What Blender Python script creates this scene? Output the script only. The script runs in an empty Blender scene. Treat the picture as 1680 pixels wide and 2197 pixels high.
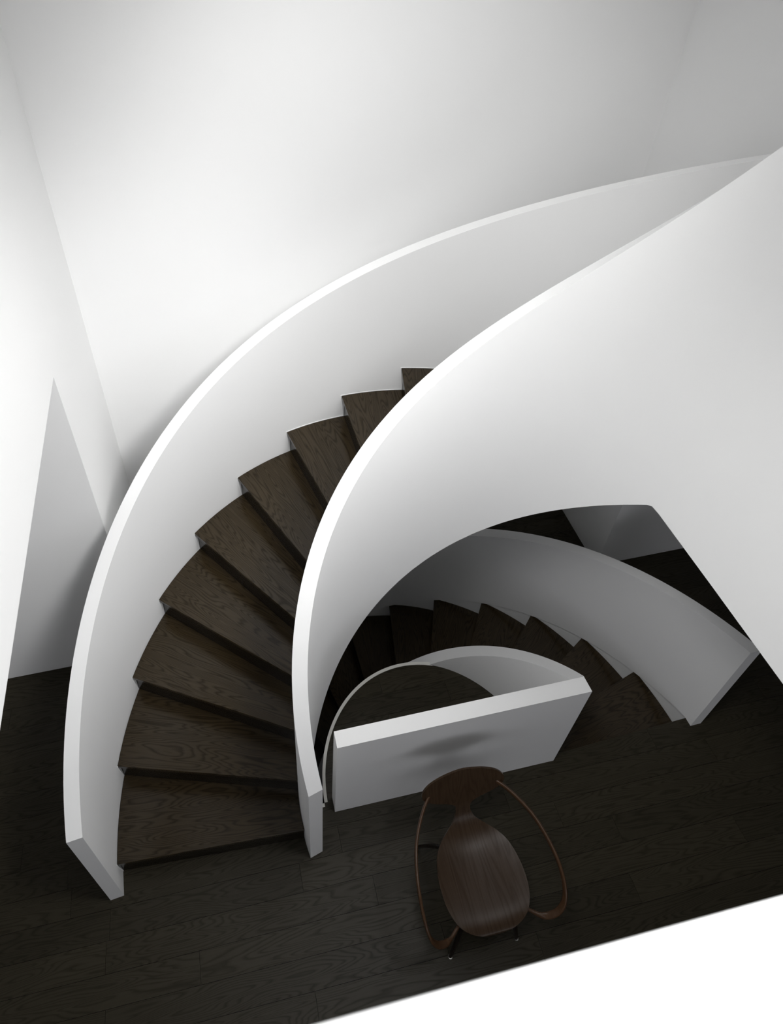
import bpy, bmesh, math, random
from mathutils import Vector, Matrix
random.seed(7)
SC = bpy.context.scene
COL = SC.collection
S = 1.17                      # metres per layout unit
PI = math.pi
# ------------------------------------------------------------------ camera
CAM_Z = 4.0993; YAW = .1571; PITCH = .6414; ROLL = -.0368; FPX = 1415.06; PX = -218.99; PY = -478.56
IMW, IMH = 1680, 2197
cam_d = bpy.data.cameras.new('camera'); cam = bpy.data.objects.new('camera', cam_d); COL.objects.link(cam)
fw = Vector((math.sin(YAW)*math.cos(PITCH), math.cos(YAW)*math.cos(PITCH), -math.sin(PITCH)))
rt = Vector((math.cos(YAW), -math.sin(YAW), 0)); up = rt.cross(fw)
c_, s_ = math.cos(ROLL), math.sin(ROLL)
rt, up = c_*rt + s_*up, -s_*rt + c_*up
M = Matrix(((rt.x, up.x, -fw.x), (rt.y, up.y, -fw.y), (rt.z, up.z, -fw.z))).to_4x4()
M.translation = (0, 0, CAM_Z*S)
cam.matrix_world = M
cam_d.sensor_fit = 'VERTICAL'; cam_d.sensor_height = 36.0; cam_d.sensor_width = 36.0*IMW/IMH
cam_d.lens = 36.0*FPX/IMH
cam_d.shift_x = -PX/IMH; cam_d.shift_y = PY/IMH
cam_d.clip_start = .05; cam_d.clip_end = 100
cam_d.dof.use_dof = True; cam_d.dof.focus_distance = 4.3; cam_d.dof.aperture_fstop = cam_d.lens/3.4
SC.camera = cam
# ------------------------------------------------------------------ world, light, exposure
w = bpy.data.worlds.new('world'); SC.world = w; w.use_nodes = True
w.node_tree.nodes['Background'].inputs[0].default_value = (.9, .95, 1, 1)
w.node_tree.nodes['Background'].inputs[1].default_value = 0.0
SC.view_settings.view_transform = 'Standard'; SC.view_settings.look = 'None'
SC.view_settings.gamma = 1.0; SC.view_settings.use_curve_mapping = False
SC.view_settings.exposure = 0.27
CEIL = 5.0                                                              # upper ceiling
SKY = dict(x0=1.5, x1=3.0, y0=-1.0, y1=1.5, z=CEIL, top=5.12)           # roof light over the upper landing
def area(name, loc, sx, sy, watts, col, rot=(0, 0, 0)):
    d = bpy.data.lights.new(name, 'AREA'); d.shape = 'RECTANGLE'; d.size = sx*S; d.size_y = sy*S; d.energy = watts; d.color = col
    o = bpy.data.objects.new(name, d); COL.objects.link(o); o.location = [c*S for c in loc]; o.rotation_euler = rot
    return o
area('roof_light_daylight', ((SKY['x0']+SKY['x1'])/2, (SKY['y0']+SKY['y1'])/2, SKY['top']-.02), SKY['x1']-SKY['x0'], SKY['y1']-SKY['y0'], 18, (1, 1, 1))
area('overhead_fill', (.10, .75, CEIL-.02), 1.3, 1.3, 4, (1, 1, 1))  # added overhead fill to lift the wall tops, not a real ceiling panel
area('lower_room_window_daylight', (.6, -2.95, 1.1), 2.6, 1.5, 16.5, (.93, .94, 1.0), (math.radians(90), 0, 0))
area('left_room_fill', (-3.15, -.3, 1.3), 3.5, 1.4, 4.5, (.96, .97, 1.0), (math.radians(90), 0, math.radians(-90)))  # invented side fill that brightens the left recess, not a known window
def spot(name, p, q, ang, watts):
    # soft added fill spot, no real ceiling fixture, aimed from p at q
    d = bpy.data.lights.new(name, 'SPOT'); d.energy = watts; d.spot_size = math.radians(ang); d.spot_blend = 1.0; d.shadow_soft_size = .4
    o = bpy.data.objects.new(name, d); COL.objects.link(o); o.location = [k*S for k in p]
    o.rotation_euler = (Vector(q)-Vector(p)).to_track_quat('-Z', 'Y').to_euler()
SPOTS = [((1.3, .4, 4.9), (-.62, 1.35, 1.7), 62, 300), ((1.0, .9, 4.9), (-.25, 2.75, 2.1), 62, 90), ((.9, -.5, 4.9), (-.45, 2.0, 1.7), 50, 400),
         ((1.25, 1.9, 4.9), (-.7, 1.4, 1.2), 50, 70), ((.9, 1.0, 4.9), (-.63, 1.3, 2.9), 66, 22), ((-.2, .2, 4.9), (1.41, .6, 2.0), 45, 215),
         ((.3, .3, 4.9), (.95, 2.75, 2.6), 60, 345), ((-.3, .6, 4.9), (1.1, 1.6, 1.9), 50, 105), ((1.3, .9, 4.9), (-.63, 2.4, 3.0), 52, 62)]
for p, q, ang, w_ in SPOTS: spot('fill_spot', p, q, ang, w_)
SC.cycles.diffuse_bounces = 8; SC.cycles.max_bounces = 12

# ------------------------------------------------------------------ materials
def new_mat(name):
    m = bpy.data.materials.new(name); m.use_nodes = True
    nt = m.node_tree; return m, nt, nt.nodes['Principled BSDF']
def N(nt, t, **kw):
    n = nt.nodes.new(t)
    for k, v in kw.items():
        if k in n.inputs.keys(): n.inputs[k].default_value = v
        else: setattr(n, k, v)
    return n
def paint(name, col, rough=.6, bump=.02):
    m, nt, b = new_mat(name)
    tc = N(nt, 'ShaderNodeTexCoord'); no = N(nt, 'ShaderNodeTexNoise', Scale=1.3, Detail=3.0)
    mx = N(nt, 'ShaderNodeMix', data_type='RGBA')
    mx.inputs[6].default_value = (*[c*.975 for c in col], 1); mx.inputs[7].default_value = (*col, 1)
    nt.links.new(tc.outputs['Object'], no.inputs['Vector']); nt.links.new(no.outputs['Fac'], mx.inputs[0])
    nt.links.new(mx.outputs[2], b.inputs['Base Color']); b.inputs['Roughness'].default_value = rough
    b.inputs['Specular IOR Level'].default_value = .25
    n2 = N(nt, 'ShaderNodeTexNoise', Scale=220.0, Detail=2.0); bp = N(nt, 'ShaderNodeBump', Strength=bump, Distance=.002)
    nt.links.new(tc.outputs['Object'], n2.inputs['Vector']); nt.links.new(n2.outputs['Fac'], bp.inputs['Height'])
    nt.links.new(bp.outputs['Normal'], b.inputs['Normal'])
    return m
WHITE = paint('white_plaster', (.88, .88, .877))
TRIMW = paint('white_trim', (.72, .71, .66), .45)
def wood(name, dark, light, ring=9.0, rough=.30, spec=.4, grain=.6, objrand=.2):
    """oak: growth rings cut at a slant (cathedrals) + fine pores, in the board's own UV (metres, u along the grain)"""
    m, nt, b = new_mat(name); L = nt.links.new
    uv = N(nt, 'ShaderNodeUVMap'); oi = N(nt, 'ShaderNodeObjectInfo')
    mp = N(nt, 'ShaderNodeMapping'); mp.inputs['Scale'].default_value = (.75, 7.5, 1.0)
    L(uv.outputs[0], mp.inputs['Vector'])
    n1 = N(nt, 'ShaderNodeTexNoise', Scale=1.5, Detail=1.5, Roughness=.5, Distortion=.25); L(mp.outputs[0], n1.inputs['Vector'])
    mul = N(nt, 'ShaderNodeMath', operation='MULTIPLY'); mul.inputs[1].default_value = ring*2.8; L(n1.outputs['Fac'], mul.inputs[0])
    mpw = N(nt, 'ShaderNodeMapping'); mpw.inputs['Scale'].default_value = (5.0, 60.0, 1.0); L(uv.outputs[0], mpw.inputs['Vector'])
    nw = N(nt, 'ShaderNodeTexNoise', Scale=1.0, Detail=2.0); L(mpw.outputs[0], nw.inputs['Vector'])
    wob = N(nt, 'ShaderNodeMath', operation='MULTIPLY_ADD'); wob.inputs[1].default_value = .6; L(nw.outputs['Fac'], wob.inputs[0]); L(mul.outputs[0], wob.inputs[2])
    fr = N(nt, 'ShaderNodeMath', operation='FRACT'); L(wob.outputs[0], fr.inputs[0])
    rr = N(nt, 'ShaderNodeValToRGB'); e = rr.color_ramp.elements
    e[0].position = 0; e[0].color = (.0, .0, .0, 1); e[1].position = 1; e[1].color = (.25, .25, .25, 1)
    for p, v in ((.18, .35), (.35, .9), (.75, 1.0), (.92, .6)):
        x = e.new(p); x.color = (v, v, v, 1)
    L(fr.outputs[0], rr.inputs[0])
    mp2 = N(nt, 'ShaderNodeMapping'); mp2.inputs['Scale'].default_value = (7.0, 150.0, 1.0); L(uv.outputs[0], mp2.inputs['Vector'])
    n2 = N(nt, 'ShaderNodeTexNoise', Scale=1.0, Detail=3.0); L(mp2.outputs[0], n2.inputs['Vector'])
    mg = N(nt, 'ShaderNodeMix', data_type='FLOAT'); mg.inputs[0].default_value = grain
    L(n2.outputs['Fac'], mg.inputs[2]); L(rr.outputs[0], mg.inputs[3])
    col = N(nt, 'ShaderNodeMix', data_type='RGBA'); col.inputs[6].default_value = (*dark, 1); col.inputs[7].default_value = (*light, 1)
    L(mg.outputs[0], col.inputs[0])
    hs = N(nt, 'ShaderNodeHueSaturation'); mr = N(nt, 'ShaderNodeMapRange'); mr.inputs[3].default_value = 1-objrand; mr.inputs[4].default_value = 1+objrand
    L(oi.outputs['Random'], mr.inputs[0]); L(mr.outputs[0], hs.inputs['Value']); L(col.outputs[2], hs.inputs['Color']); L(hs.outputs[0], b.inputs['Base Color'])
    sp = N(nt, 'ShaderNodeMapRange'); sp.inputs[3].default_value = spec*.45; sp.inputs[4].default_value = spec; L(mg.outputs[0], sp.inputs[0]); L(sp.outputs[0], b.inputs['Specular IOR Level'])
    b.inputs['Roughness'].default_value = rough
    bp = N(nt, 'ShaderNodeBump', Strength=.08, Distance=.0006); L(mg.outputs[0], bp.inputs['Height']); L(bp.outputs['Normal'], b.inputs['Normal'])
    return m
OAK = wood('dark_oak_tread', (.009, .006, .0026), (.037, .0255, .012), rough=.22, spec=.40, objrand=.10)
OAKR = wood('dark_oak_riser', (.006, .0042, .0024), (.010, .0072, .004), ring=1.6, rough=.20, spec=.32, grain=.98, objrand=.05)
PLANK = wood('dark_oak_plank', (.017, .0145, .0092), (.035, .030, .019), rough=.36, spec=.22, objrand=.13)
SUB = paint('dark_underlay', (.006, .005, .004), .9)
WALNUT = wood('walnut_veneer', (.026, .0145, .0075), (.050, .030, .0165), ring=4.0, rough=.30, spec=.32, grain=.35, objrand=0)
WALN_D = wood('bent_walnut', (.045, .022, .010), (.075, .038, .018), ring=3.0, rough=.30, spec=.40, grain=.3, objrand=0)
EBON = wood('ebonised_wood', (.006, .004, .003), (.010, .007, .005), spec=.3, objrand=0)
STEEL, _nt, _b = new_mat('steel_glide'); _b.inputs['Metallic'].default_value = 1; _b.inputs['Base Color'].default_value = (.6, .6, .58, 1); _b.inputs['Roughness'].default_value = .25
_n = N(_nt, 'ShaderNodeTexNoise', Scale=60.0); _r = N(_nt, 'ShaderNodeMapRange'); _r.inputs[3].default_value = .2; _r.inputs[4].default_value = .35
_nt.links.new(_n.outputs['Fac'], _r.inputs[0]); _nt.links.new(_r.outputs[0], _b.inputs['Roughness'])

# ------------------------------------------------------------------ object helpers
def link_mesh(name, bm, mat, parent=None, smooth=None, bevel=0):
    me = bpy.data.meshes.new(name)
    bmesh.ops.recalc_face_normals(bm, faces=bm.faces)
    bm.to_mesh(me); bm.free()
    if smooth is not None:
        for p in me.polygons: p.use_smooth = True
        me.set_sharp_from_angle(angle=math.radians(smooth))
    me.materials.append(mat)
    o = bpy.data.objects.new(name, me); COL.objects.link(o)
    if parent: o.parent = parent
    if bevel:
        b = o.modifiers.new('bevel', 'BEVEL'); b.width = bevel; b.segments = 2; b.limit_method = 'ANGLE'; b.angle_limit = math.radians(40); b.harden_normals = smooth is not None
    return o
def struct(o, label):
    o['kind'] = 'structure'; o['label'] = label; return o
def thing(name, label, cat, loc, rz=0, group=None):
    o = bpy.data.objects.new(name, None); COL.objects.link(o); o.empty_display_size = .1
    o.location = loc; o.rotation_euler = (0, 0, rz); o['label'] = label; o['category'] = cat
    if group: o['group'] = group
    return o
def box_bm(x0, x1, y0, y1, z0, z1, bm=None, scale=S):
    bm = bm or bmesh.new()
    vs = [bm.verts.new((x*scale, y*scale, z*scale)) for z in (z0, z1) for x, y in ((x0, y0), (x1, y0), (x1, y1), (x0, y1))]
    for f in ((0, 1, 2, 3), (4, 5, 6, 7), (0, 1, 5, 4), (1, 2, 6, 5), (2, 3, 7, 6), (3, 0, 4, 7)):
        bm.faces.new([vs[i] for i in f])
    return bm
def prism(pts, z0, z1, uvf=None, scale=S, bm=None):
    """extruded plan polygon; uvf(x,y,z) gives the board's grain UV"""
    bm = bm or bmesh.new()
    lo = [bm.verts.new((x*scale, y*scale, z0*scale)) for x, y in pts]
    hi = [bm.verts.new((x*scale, y*scale, z1*scale)) for x, y in pts]
    n = len(pts); bm.faces.new(hi); bm.faces.new(lo[::-1])
    for i in range(n): bm.faces.new((lo[i], lo[(i+1) % n], hi[(i+1) % n], hi[i]))
    if uvf: set_uv(bm, uvf)
    return bm
def set_uv(bm, f):
    L = bm.loops.layers.uv.verify()
    for fa in bm.faces:
        for l in fa.loops: l[L].uv = f(l.vert.co)
def sweep(rings, close=False, caps=True, bm=None):
    bm = bm or bmesh.new()
    R = [[bm.verts.new(p) for p in r] for r in rings]; k = len(R[0])
    rng = len(R) if close else len(R)-1
    for i in range(rng):
        a, b = R[i], R[(i+1) % len(R)]
        for j in range(k): bm.faces.new((a[j], a[(j+1) % k], b[(j+1) % k], b[j]))
    if caps and not close: bm.faces.new(R[0][::-1]); bm.faces.new(R[-1])
    return bm
def lerp(a, b, t): return a + (b-a)*t
def poly(c, x):
    r = 0
    for k in c: r = r*x + k
    return r

# ------------------------------------------------------------------ stair geometry (layout units)
H = .17
CX, CY = .8011, 1.0462        # inner wall centre
OX, OY = .754, 1.060          # outer wall centre, upper flight
LX, LY = .7749, 1.0365        # outer wall centre, lower flight
FX, FY, RF = .8364, 1.0827, .5737   # rounded floor edge inside the well
R1, R2, R3, R4 = .6126, .6757, 1.5036, 1.5653
T1, DT, T1I, DTI = 3.1829, .2235, 3.2666, .2205
T0L, DTL = .0397, .2191
NST = 15
FLOOR2 = NST*H                # upper floor level
SOFF = 2.115                  # underside of the upper floor
XL, XR, YB, YJ, ZO = -.6338, 2.3361, 2.7571, 2.0205, 2.2927
XRL, YRL = 2.281, 2.006
TOP_FLAT = 3.55
def pol(cx, cy, r, a, z=0): return (cx+r*math.cos(a), cy+r*math.sin(a), z)
def sv(p): return (p[0]*S, p[1]*S, p[2]*S)
CO = [-0.02463, 0.17191, -0.3839, 0.2722, 0.77597, 0.93532]
CI = [.0443, -.17127, .94059, 1.0472]
def top_out(ph): return poly(CO, ph)
def top_in(ph): return min(poly(CI, ph), TOP_FLAT)
def soffit(ph): return min(-.2815 + .79*ph, SOFF)
def frange(a, b, n): return [a+(b-a)*i/n for i in range(n+1)]

# ================================================================== SETTING
# walls of the stair bay and the upper room
FRONT = -3.0
struct(link_mesh('wall_back', box_bm(XL-.15, XR+.15, YB, YB+.15, -.02, CEIL), WHITE), 'tall white back wall rising behind the curved stair')
struct(link_mesh('wall_left', box_bm(XL-.15, XL, YJ, YB, -.02, CEIL), WHITE), 'white left wall of the stair bay')
struct(link_mesh('wall_left_upper', box_bm(XL-.15, XL, FRONT, YJ, ZO, CEIL), WHITE), 'white upper left wall hanging over the opening at the left')
struct(link_mesh('wall_recess', box_bm(-3.2, XL-.15, YJ, YJ+.15, -.02, ZO+.02), WHITE), 'white recessed wall at the left meeting the dark floor')
struct(link_mesh('wall_right', box_bm(XR, XR+.15, YRL, YB, SOFF, CEIL), WHITE), 'white upper right wall in shade at the top right')
struct(link_mesh('wall_right_lower', box_bm(XRL, 4.2, YRL, YB, -.02, SOFF), WHITE), 'grey-lit projecting wall corner seen under the upper stair')
struct(link_mesh('wall_right_upper', box_bm(XR+.15, 4.2, YRL, YRL+.15, SOFF, CEIL), WHITE), 'white wall beyond the upper landing')
struct(link_mesh('wall_far_left', box_bm(-3.35, -3.2, FRONT, YJ+.15, -.02, ZO+.02), WHITE), 'far left wall of the lower room')
struct(link_mesh('wall_far_right', box_bm(4.2, 4.35, FRONT, YRL+.15, -.02, CEIL), WHITE), 'far right wall')
struct(link_mesh('wall_front', box_bm(-3.35, 4.35, FRONT-.15, FRONT, -.02, CEIL), WHITE), 'wall behind the viewer')
# ceiling with the roof light opening
bm = bmesh.new()
x0, x1, y0, y1 = -3.35, 4.35, FRONT-.15, YB+.15
for a in ((x0, SKY['x0'], y0, y1), (SKY['x1'], x1, y0, y1), (SKY['x0'], SKY['x1'], y0, SKY['y0']), (SKY['x0'], SKY['x1'], SKY['y1'], y1)):
    box_bm(*a, CEIL, SKY['top'], bm)
box_bm(SKY['x0']-.1, SKY['x1']+.1, SKY['y0']-.1, SKY['y1']+.1, SKY['top'], SKY['top']+.1, bm)
struct(link_mesh('ceiling', bm, WHITE), 'white ceiling with a roof light over the stair')
struct(link_mesh('ceiling_left', box_bm(-3.35, XL-.15, FRONT, YJ+.15, ZO+.02, ZO+.2), WHITE), 'white ceiling of the lower room at the left')
# upper floor slab under the camera and at the right landing
bm = box_bm(XL, 1.413, FRONT, .049, SOFF, FLOOR2-.015)
box_bm(1.476, XR+.15, FRONT, 1.08, SOFF, FLOOR2-.015, bm); box_bm(1.413, 1.476, FRONT, -.0135, SOFF, FLOOR2-.015, bm)
box_bm(XR+.15, 4.2, FRONT, YRL, SOFF, FLOOR2-.015, bm)
fu = struct(link_mesh('floor_upper', bm, WHITE), 'upper floor slab')
bm = box_bm(XL, 1.413, FRONT, .049, FLOOR2-.015, FLOOR2)
box_bm(1.476, XR+.15, FRONT, 1.08, FLOOR2-.015, FLOOR2, bm); box_bm(1.413, 1.476, FRONT, -.0135, FLOOR2-.015, FLOOR2, bm)
box_bm(XR+.15, 4.2, FRONT, YRL, FLOOR2-.015, FLOOR2, bm)
set_uv(bm, lambda c: (c.x, c.y)); link_mesh('floor_finish', bm, PLANK, fu)
struct(link_mesh('floor_lower', box_bm(-2.2, 4.2, -1.2, 3.2, -FLOOR2-.1, -FLOOR2), SUB), 'dark floor of the level below')

# ---- mid floor: dark oak planks over an underlay, cut around the stair well
def hole_pts():
    pts = []
    for a in frange(T0L, math.radians(70.5), 14): pts.append(pol(CX, CY, R1+.02, a)[:2])
    for a in frange(math.radians(70.9), math.radians(178.9), 26): pts.append(pol(FX, FY, RF+.004, a)[:2])
    pts.append(pol(CX, CY, R1+.012, math.radians(182))[:2]); pts.append(pol(CX, CY, R2, T1I-.05)[:2])
    pts.append(pol(OX, OY, R3+.015, T1-.05)[:2])
    for a in frange(T1-.08, T0L, 46): pts.append(pol(LX, LY, R3+.030, a)[:2])
    return pts
cut = link_mesh('cutter', prism(hole_pts(), -.5, .5), SUB)
def cut_mesh(o):
    md = o.modifiers.new('b', 'BOOLEAN'); md.operation = 'DIFFERENCE'; md.object = cut; md.solver = 'EXACT'
    dg = bpy.context.evaluated_depsgraph_get(); me = bpy.data.meshes.new_from_object(o.evaluated_get(dg))
    o.modifiers.clear(); old = o.data; o.data = me; nm = old.name; bpy.data.meshes.remove(old); me.name = nm
floor = link_mesh('floor', box_bm(-3.2, 4.2, FRONT, YB, -.2, -.012), SUB); cut_mesh(floor)
struct(floor, 'dark brown oak plank floor of the middle level')
PW = .107; Y0 = .564 - 8*PW
def in_box(x0, x1, y0, y1):
    lim = LX-R4-.05, LX+R4+.05, LY-R4-.05, LY+R4+.05
    return x1 > lim[0] and x0 < lim[1] and y1 > lim[2] and y0 < lim[3]
planks = []
for r in range(0, 30):
    ya, yb = Y0+r*PW, Y0+(r+1)*PW
    if ya > YB: break
    spans = [(-2.3, 3.3, ya, yb)] if yb <= YRL else [(XL, XRL, ya, min(yb, YB))]
    if ya < YRL < yb: spans += [(-2.3, XL, ya, YJ), (XRL, 3.3, ya, YRL)]
    for xa, xb, y_a, y_b in spans:
        x = xa - random.uniform(0, 1.0)
        while x < xb:
            ln = random.uniform(.85, 1.5); p0, p1 = max(x, xa), min(x+ln, xb); x += ln
            if p1-p0 < .05: continue
            planks.append((p0, p1, y_a, y_b))
for p0, p1, ya, yb in planks:
    g = .0006; u0, v0 = random.uniform(0, 40), random.uniform(0, 40)
    # skip boards wholly over the open well
    bm = prism([(p0+g, ya+g), (p1-g, ya+g), (p1-g, yb-g), (p0+g, yb-g)], -.0118, 0, lambda c: (c.x+u0, c.y+v0))
    o = link_mesh('plank', bm, PLANK, floor)
    if in_box(p0, p1, ya, yb):
        cut_mesh(o)
        if len(o.data.polygons) == 0: bpy.data.objects.remove(o)
bpy.data.objects.remove(cut)
# light edging strip along the rounded floor edge
bm = bmesh.new(); rings = []
for a in frange(math.radians(178.9), math.radians(70.9), 60):
    rings.append([sv(pol(FX, FY, r, a, z)) for r, z in ((RF-.010, -.012), (RF+.006, -.012), (RF+.006, .002), (RF-.010, .002))])
tr = struct(link_mesh('trim_1', sweep(rings), TRIMW, smooth=40), 'thin pale edging strip curving along the rounded floor edge')
a0 = math.radians(178.9)
bm = box_bm(.182, .2555, 1.076, 1.0915, -.012, .0015)
struct(link_mesh('trim_2', bm, TRIMW), 'short pale end of the edging strip beside the inner stair wall')

# ================================================================== STAIRS
def wall_bm(cx, cy, ri, ro, az, ztop, zbot, t):
    return sweep([[sv(pol(cx, cy, ro, az(p), zbot(p))), sv(pol(cx, cy, ro, az(p), ztop(p))),
                   sv(pol(cx, cy, ri, az(p), ztop(p))), sv(pol(cx, cy, ri, az(p), zbot(p)))] for p in t])
def tread(parent, cin, cout, ai0, ai1, ao0, ao1, z, over_i, over_o, lab=None):
    """board between inner and outer wall; nosing at a?0, back edge tucked under the next riser"""
    th = .022
    out = [pol(*cout, R3-.0015, a)[:2] for a in frange(ao0, ao1-over_o, 10)]
    inn = [pol(*cin, R2+.0015, a)[:2] for a in frange(ai1-over_i, ai0, 8)]
    pts = out + inn
    am = (ao0+ao1)/2; ux, uy = math.cos(am), math.sin(am); u0, v0 = random.uniform(0, 40), random.uniform(0, 40)
    bm = prism(pts, z-th, z, lambda c: (c.x*ux+c.y*uy+u0, -c.x*uy+c.y*ux+v0))
    return link_mesh('tread', bm, OAK, parent, smooth=35, bevel=.003)
def riser(parent, cin, cout, ai, ao, z0, z1):
    d = .012
    p = [pol(*cout, R3-.0015, ao)[:2], pol(*cout, R3-.0015, ao-d/R3)[:2], pol(*cin, R2+.0015, ai-d/R2)[:2], pol(*cin, R2+.0015, ai)[:2]]
    ux, uy = math.cos(ao), math.sin(ao); u0 = random.uniform(0, 40)
    return link_mesh('riser', prism(p, z0, z1, lambda c: (c.x*ux+c.y*uy+u0, c.z+u0)), OAKR, parent)
C_, O_, L_ = (CX, CY), (OX, OY), (LX, LY)
SB = .016                                        # how far the riser sits back under the nosing
# ---- upper flight
up_st = thing('curved_staircase', 'curved white-walled staircase with dark oak treads climbing from the floor to the upper right', 'staircase', (OX*S, OY*S, 0))
inv = Matrix.Translation((-OX*S, -OY*S, 0))
def under(o, root): o.parent = root; o.matrix_parent_inverse = Matrix.Translation(-root.location); return o
EO, EI = -.0512, -.1875
az_u = lambda p: T1-p
t = frange(EO, 2.95, 110)
zb = lambda p: max(0, soffit(p)) if p < .4 else soffit(p)
under(link_mesh('outer_wall', wall_bm(OX, OY, R3, R4, az_u, top_out, lambda p: 0 if p < .36 else soffit(p), t), WHITE, smooth=15), up_st)
t = [EI, -.14, -.09, -.05, -.02] + frange(.0, 3.1, 110)
def iw_ring(p):
    zt, zb_ = top_in(p), (0 if p < -.01 else soffit(p)); a = T1-p
    return [sv(pol(CX, CY, R2, a, zb_)), sv(pol(CX, CY, R2, a, zt)), sv(pol(CX, CY, R1, a, zt)), sv(pol(CX, CY, R1, a, zb_))]
rings = [iw_ring(p) for p in t]
for f in frange(0, 1, 4)[1:]:                    # runs straight on to the near balustrade
    y = lerp(CY+R1*math.sin(T1-3.1), .049, f); xo = 1.4763 if f > .3 else 1.4766
    rings.append([sv((xo, y, SOFF)), sv((xo, y, TOP_FLAT)), sv((1.4135, y, TOP_FLAT)), sv((1.4135, y, SOFF))])
iw = sweep(rings)
o = under(link_mesh('inner_wall', iw, WHITE, smooth=15), up_st); o['label'] = 'narrow inner stair wall with a bright top edge'
for k in range(1, NST+1):
    z = k*H; ao0, ao1 = T1-(k-1)*DT, T1-k*DT; ai0, ai1 = T1I-(k-1)*DTI, T1I-k*DTI
    if k < NST:
        under(tread(None, C_, O_, ai0, ai1, ao0, ao1, z, .09, .05), up_st)
    under(riser(None, C_, O_, ai0-SB/R2*.8, ao0-SB/R3, (k-1)*H, z-.022), up_st)
# soffit plate closing the underside
rings = []
for p in frange(.38, 3.0, 70):
    a = T1-p; z = soffit(p)
    rings.append([sv(pol(CX, CY, R2, a, z)), sv(pol(OX, OY, R3, a, z)), sv(pol(OX, OY, R3, a, z+.03)), sv(pol(CX, CY, R2, a, z+.03))])
under(link_mesh('soffit', sweep(rings), WHITE, smooth=15), up_st)
# thin stepped plaster margin on the outer wall, following treads and risers
def strip(cx, cy, r, pa, pb, n, dp=.002):
    rings = []
    for i in range(n+1):
        f = i/n; (a0, z0, a1, z1), (b0, y0, b1, y1) = pa, pb
        A, Z, B, Y = lerp(a0, b0, f), lerp(z0, y0, f), lerp(a1, b1, f), lerp(z1, y1, f)
        rings.append([sv(pol(cx, cy, r, A, Z)), sv(pol(cx, cy, r-dp, A, Z)), sv(pol(cx, cy, r-dp, B, Y)), sv(pol(cx, cy, r, B, Y))])
    return sweep(rings)
wd = .0035; dA = wd/R3; rk = .016/R3
for k in range(1, 14):
    n0, n1, z = T1-(k-1)*DT, T1-k*DT, k*H
    under(link_mesh('riser_margin', strip(OX, OY, R3, (n0+dA, z, n0, z), (n0-rk+dA, z-H, n0-rk, z-H), 1), WHITE), up_st)
    if k >= 7: under(link_mesh('tread_margin', strip(OX, OY, R3, (n0+dA, z+wd, n0, z), (n1-rk+dA, z+wd, n1-rk, z), 6), WHITE), up_st)

# ---- lower flight
dn_st = thing('curved_staircase', 'grey-lit curved staircase descending under the upper flight round the floor well', 'staircase', (LX*S, LY*S, 0))
az_l = lambda p: T0L+p
def top_lo(p): return .8193 - .1607*p/DTL - .0244*p*p
def top_li(p): return .8773 - .1593*p/DTL - .007*p*p
nose = lambda p: min(-p/DTL*H, -.0005)
rings = []
for p in [-.026, -.012, 0] + frange(.03, 3.1, 100):
    a = az_l(p); zbt = -.42-.79*max(p, 0); d = .014
    zn = nose(p) if p > 0 else -.0005
    rings.append([sv(pol(LX, LY, R4, a, zbt)), sv(pol(LX, LY, R4, a, top_lo(p))), sv(pol(LX, LY, R3, a, top_lo(p))),
                  sv(pol(LX, LY, R3, a, zn)), sv(pol(LX, LY, R3+d, a, zn-.001)), sv(pol(LX, LY, R3+d, a, zbt))])
under(link_mesh('outer_wall', sweep(rings), WHITE, smooth=15), dn_st)
def li_ring(pi, po):
    return [sv(pol(CX, CY, R2, T0L+po, -.42-.79*po)), sv(pol(CX, CY, R2, T0L+po, top_li(po))), sv(pol(CX, CY, R1, T0L+pi, top_li(pi))), sv(pol(CX, CY, R1, T0L+pi, -.42-.79*pi))]
rings = [li_ring(math.asin(.0653/R1)-T0L, math.asin(.0653/R2)-T0L)] + [li_ring(p, p) for p in frange(.09, 3.1, 100)]
under(link_mesh('inner_wall', sweep(rings), WHITE, smooth=15), dn_st)
for k in range(1, NST+1):
    z = -k*H; a0 = T0L+k*DTL; a1 = T0L+(k-1)*DTL
    th = .022
    out = [pol(LX, LY, R3+.012, a)[:2] for a in frange(a0, a1-.05, 10)]
    inn = [pol(CX, CY, R2+.0015, a)[:2] for a in frange(a1-.09, a0, 8)]
    am = (a0+a1)/2; ux, uy = math.cos(am), math.sin(am); u0 = random.uniform(0, 40)
    if k < NST:
        under(link_mesh('tread', prism(out+inn, z-th, z, lambda c: (c.x*ux+c.y*uy+u0, -c.x*uy+c.y*ux+u0)), OAK, None, smooth=35, bevel=.003), dn_st)
    under(riser(None, C_, L_, a1-SB/R2*.8, a1-SB/R3, z, z+H-.022), dn_st)

# ================================================================== LOW WALLS
bm = box_bm(.2994, 1.4768, 1.0467, 1.1111, 0, .8338)
# right end meets the curved wall at a slant
for v in bm.verts:
    if v.co.x > 1.4*S and v.co.y > 1.1*S: v.co.x = 1.4732*S
hw = link_mesh('parapet', bm, WHITE)
hw['label'] = 'straight white parapet across the floor well behind the wooden chair'; hw['category'] = 'parapet'
bw = link_mesh('balustrade', box_bm(XL, 1.413, -.0135, .049, FLOOR2, TOP_FLAT), WHITE, bevel=.002)
bw['label'] = 'bright blurred white balustrade top in the bottom right foreground'; bw['category'] = 'balustrade'

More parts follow.
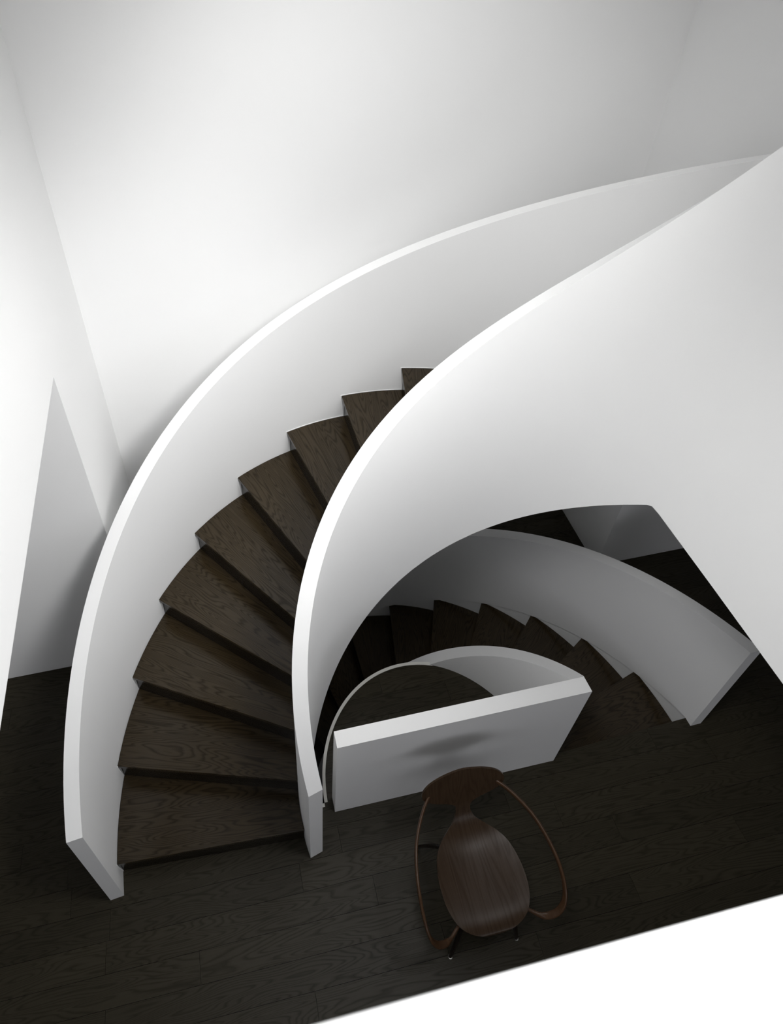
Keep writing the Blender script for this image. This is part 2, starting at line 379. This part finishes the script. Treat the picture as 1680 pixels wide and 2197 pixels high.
# ================================================================== CHAIR (metres, local: +y towards the back)
ORG = Vector((.954, .527, 0)); ANG = math.radians(0.3)
ch = thing('armchair', 'dark walnut bentwood armchair with waisted back, standing in front of the straight parapet', 'chair', ORG, ANG)
def cat(P, f):
    """Catmull-Rom through tuples"""
    n = len(P)-1; x = min(max(f, 0), 1)*n; i = min(int(x), n-1); t = x-i
    g = lambda j: P[min(max(j, 0), n)]
    return tuple(.5*(2*b+(c-a)*t+(2*a-5*b+4*c-d)*t*t+(3*b-a-3*c+d)*t**3) for a, b, c, d in zip(g(i-1), g(i), g(i+1), g(i+2)))
XC = .017
#      y     z    halfwidth  rise at the sides (z)   wrap forward at the sides (y)
SH = [(-.010, .430, .012, 0, 0), (-.007, .438, .080, 0, 0), (.008, .446, .132, .002, 0), (.035, .452, .172, .006, 0), (.075, .454, .199, .012, 0), (.130, .451, .214, .019, 0),
      (.190, .446, .216, .024, 0), (.250, .444, .207, .025, 0), (.305, .447, .187, .020, 0), (.350, .456, .152, .012, 0), (.385, .470, .108, .005, 0),
      (.415, .490, .064, .001, 0), (.438, .517, .044, 0, .001), (.453, .548, .038, 0, .001), (.465, .580, .046, 0, .002), (.474, .604, .085, 0, .003),
      (.483, .630, .150, 0, .006), (.494, .662, .200, 0, .009), (.507, .695, .221, 0, .011), (.519, .727, .214, 0, .010), (.531, .757, .180, 0, .007), (.540, .780, .122, 0, .004), (.545, .792, .055, 0, .001), (.547, .796, .012, 0, 0)]
bm = bmesh.new(); NS, NW = 92, 14; TH = .010
grid = []
for i in range(NS+1):
    y, z, hwid, ri, wr = cat(SH, i/NS)
    y2, z2 = cat(SH, min(1, i/NS+.01))[:2]; y1_, z1_ = cat(SH, max(0, i/NS-.01))[:2]
    ty, tz = y2-y1_, z2-z1_; L = math.hypot(ty, tz); ny, nz = -tz/L, ty/L
    row = []
    for j in range(NW+1):
        u = -1+2*j/NW; q = u*u
        row.append((Vector((XC+u*max(hwid, .004), y-wr*q, z+ri*q)), Vector((0, ny, nz))))
    grid.append(row)
T = [[bm.verts.new(p+n*TH/2) for p, n in r] for r in grid]; B = [[bm.verts.new(p-n*TH/2) for p, n in r] for r in grid]
for i in range(NS):
    for j in range(NW):
        bm.faces.new((T[i][j], T[i][j+1], T[i+1][j+1], T[i+1][j])); bm.faces.new((B[i][j], B[i+1][j], B[i+1][j+1], B[i][j+1]))
    for j in (0, NW): bm.faces.new((T[i][j], T[i+1][j], B[i+1][j], B[i][j]))
for i in (0, NS):
    for j in range(NW): bm.faces.new((T[i][j], T[i][j+1], B[i][j+1], B[i][j]))
set_uv(bm, lambda c: (c.y+c.z, c.x))
link_mesh('seat_shell', bm, WALNUT, ch, smooth=50)['label'] = 'one-piece walnut seat and waisted backrest'
# arms: bent laminated strips from behind the back, out, forward, and hooking under the seat
ARM = [(.090, .520, .672), (.150, .514, .676), (.202, .478, .678), (.262, .405, .672), (.310, .320, .662), (.338, .225, .648), (.350, .140, .628), (.349, .070, .588), (.336, .022, .535), (.308, .000, .482), (.270, -.002, .445), (.232, .008, .428), (.190, .035, .424), (.130, .075, .428), (.080, .110, .432)]
def strip_sweep(pts, sgn, hw_, ht_, n=80):
    rings = []
    P = [Vector((sgn*x+XC, y, z)) for x, y, z in pts]
    for i in range(n+1):
        f = i/n; c = Vector(cat(P, f)); d = (Vector(cat(P, min(1, f+.01)))-Vector(cat(P, max(0, f-.01)))).normalized()
        out = Vector((sgn, 0, 0)); side = d.cross(out)
        if side.length < .2: side = d.cross(Vector((0, 1, 0)))
        side.normalize(); nn = side.cross(d).normalized()
        w_ = hw_*(.55+.45*math.sin(PI*min(1, max(0, f*.9+.1))))
        rings.append([c+nn*ht_*math.cos(a)*abs(math.cos(a))**-.35*1.0 + side*w_*math.sin(a)*max(abs(math.sin(a)), .01)**-.35 for a in [2*PI*k/12+.01 for k in range(12)]])
    return rings
for sgn in (-1, 1):
    bm = sweep(strip_sweep(ARM, sgn, .017, .0075)); set_uv(bm, lambda c: (c.y+c.z, c.x))
    link_mesh('armrest', bm, WALN_D, ch, smooth=50)
# legs: tapered, splayed
def leg(top, foot, r0=.016, r1=.010):
    a, b = Vector(top), Vector(foot); d = (b-a).normalized(); s1 = d.cross(Vector((0, 1, 0))).normalized(); s2 = d.cross(s1)
    rings = []
    for i in range(11):
        f = i/10; c = a.lerp(b, f) + Vector((b.x-a.x, b.y-a.y, 0))*.10*math.sin(PI*f); r = lerp(r0, r1, f)
        rings.append([c+s1*r*math.cos(k*PI/5)+s2*r*math.sin(k*PI/5)*.8 for k in range(10)])
    bm = sweep(rings); set_uv(bm, lambda c: (c.z, c.x)); return bm
for sx in (-1, 1):
    for top, foot in (((sx*.095+XC, .100, .438), (sx*.180+XC, .002, .006)), ((sx*.095+XC, .320, .438), (sx*.200+XC, .452, .006))):
        l = link_mesh('leg', leg(top, foot), EBON, ch, smooth=50)
        bm = bmesh.new(); bmesh.ops.create_cone(bm, cap_ends=True, segments=14, radius1=.012, radius2=.010, depth=.008)
        bmesh.ops.translate(bm, verts=bm.verts, vec=(foot[0], foot[1], .004))
        link_mesh('glide', bm, STEEL, l)
# cross frame under the seat that the legs and arms screw to
bm = bmesh.new()
for sx in (-1, 1): box_bm(XC+sx*.095-.014, XC+sx*.095+.014, .08, .34, .424, .441, bm, 1)
box_bm(XC-.09, XC+.09, .19, .23, .424, .441, bm, 1)
set_uv(bm, lambda c: (c.y, c.x))
link_mesh('seat_frame', bm, EBON, ch, bevel=.002)
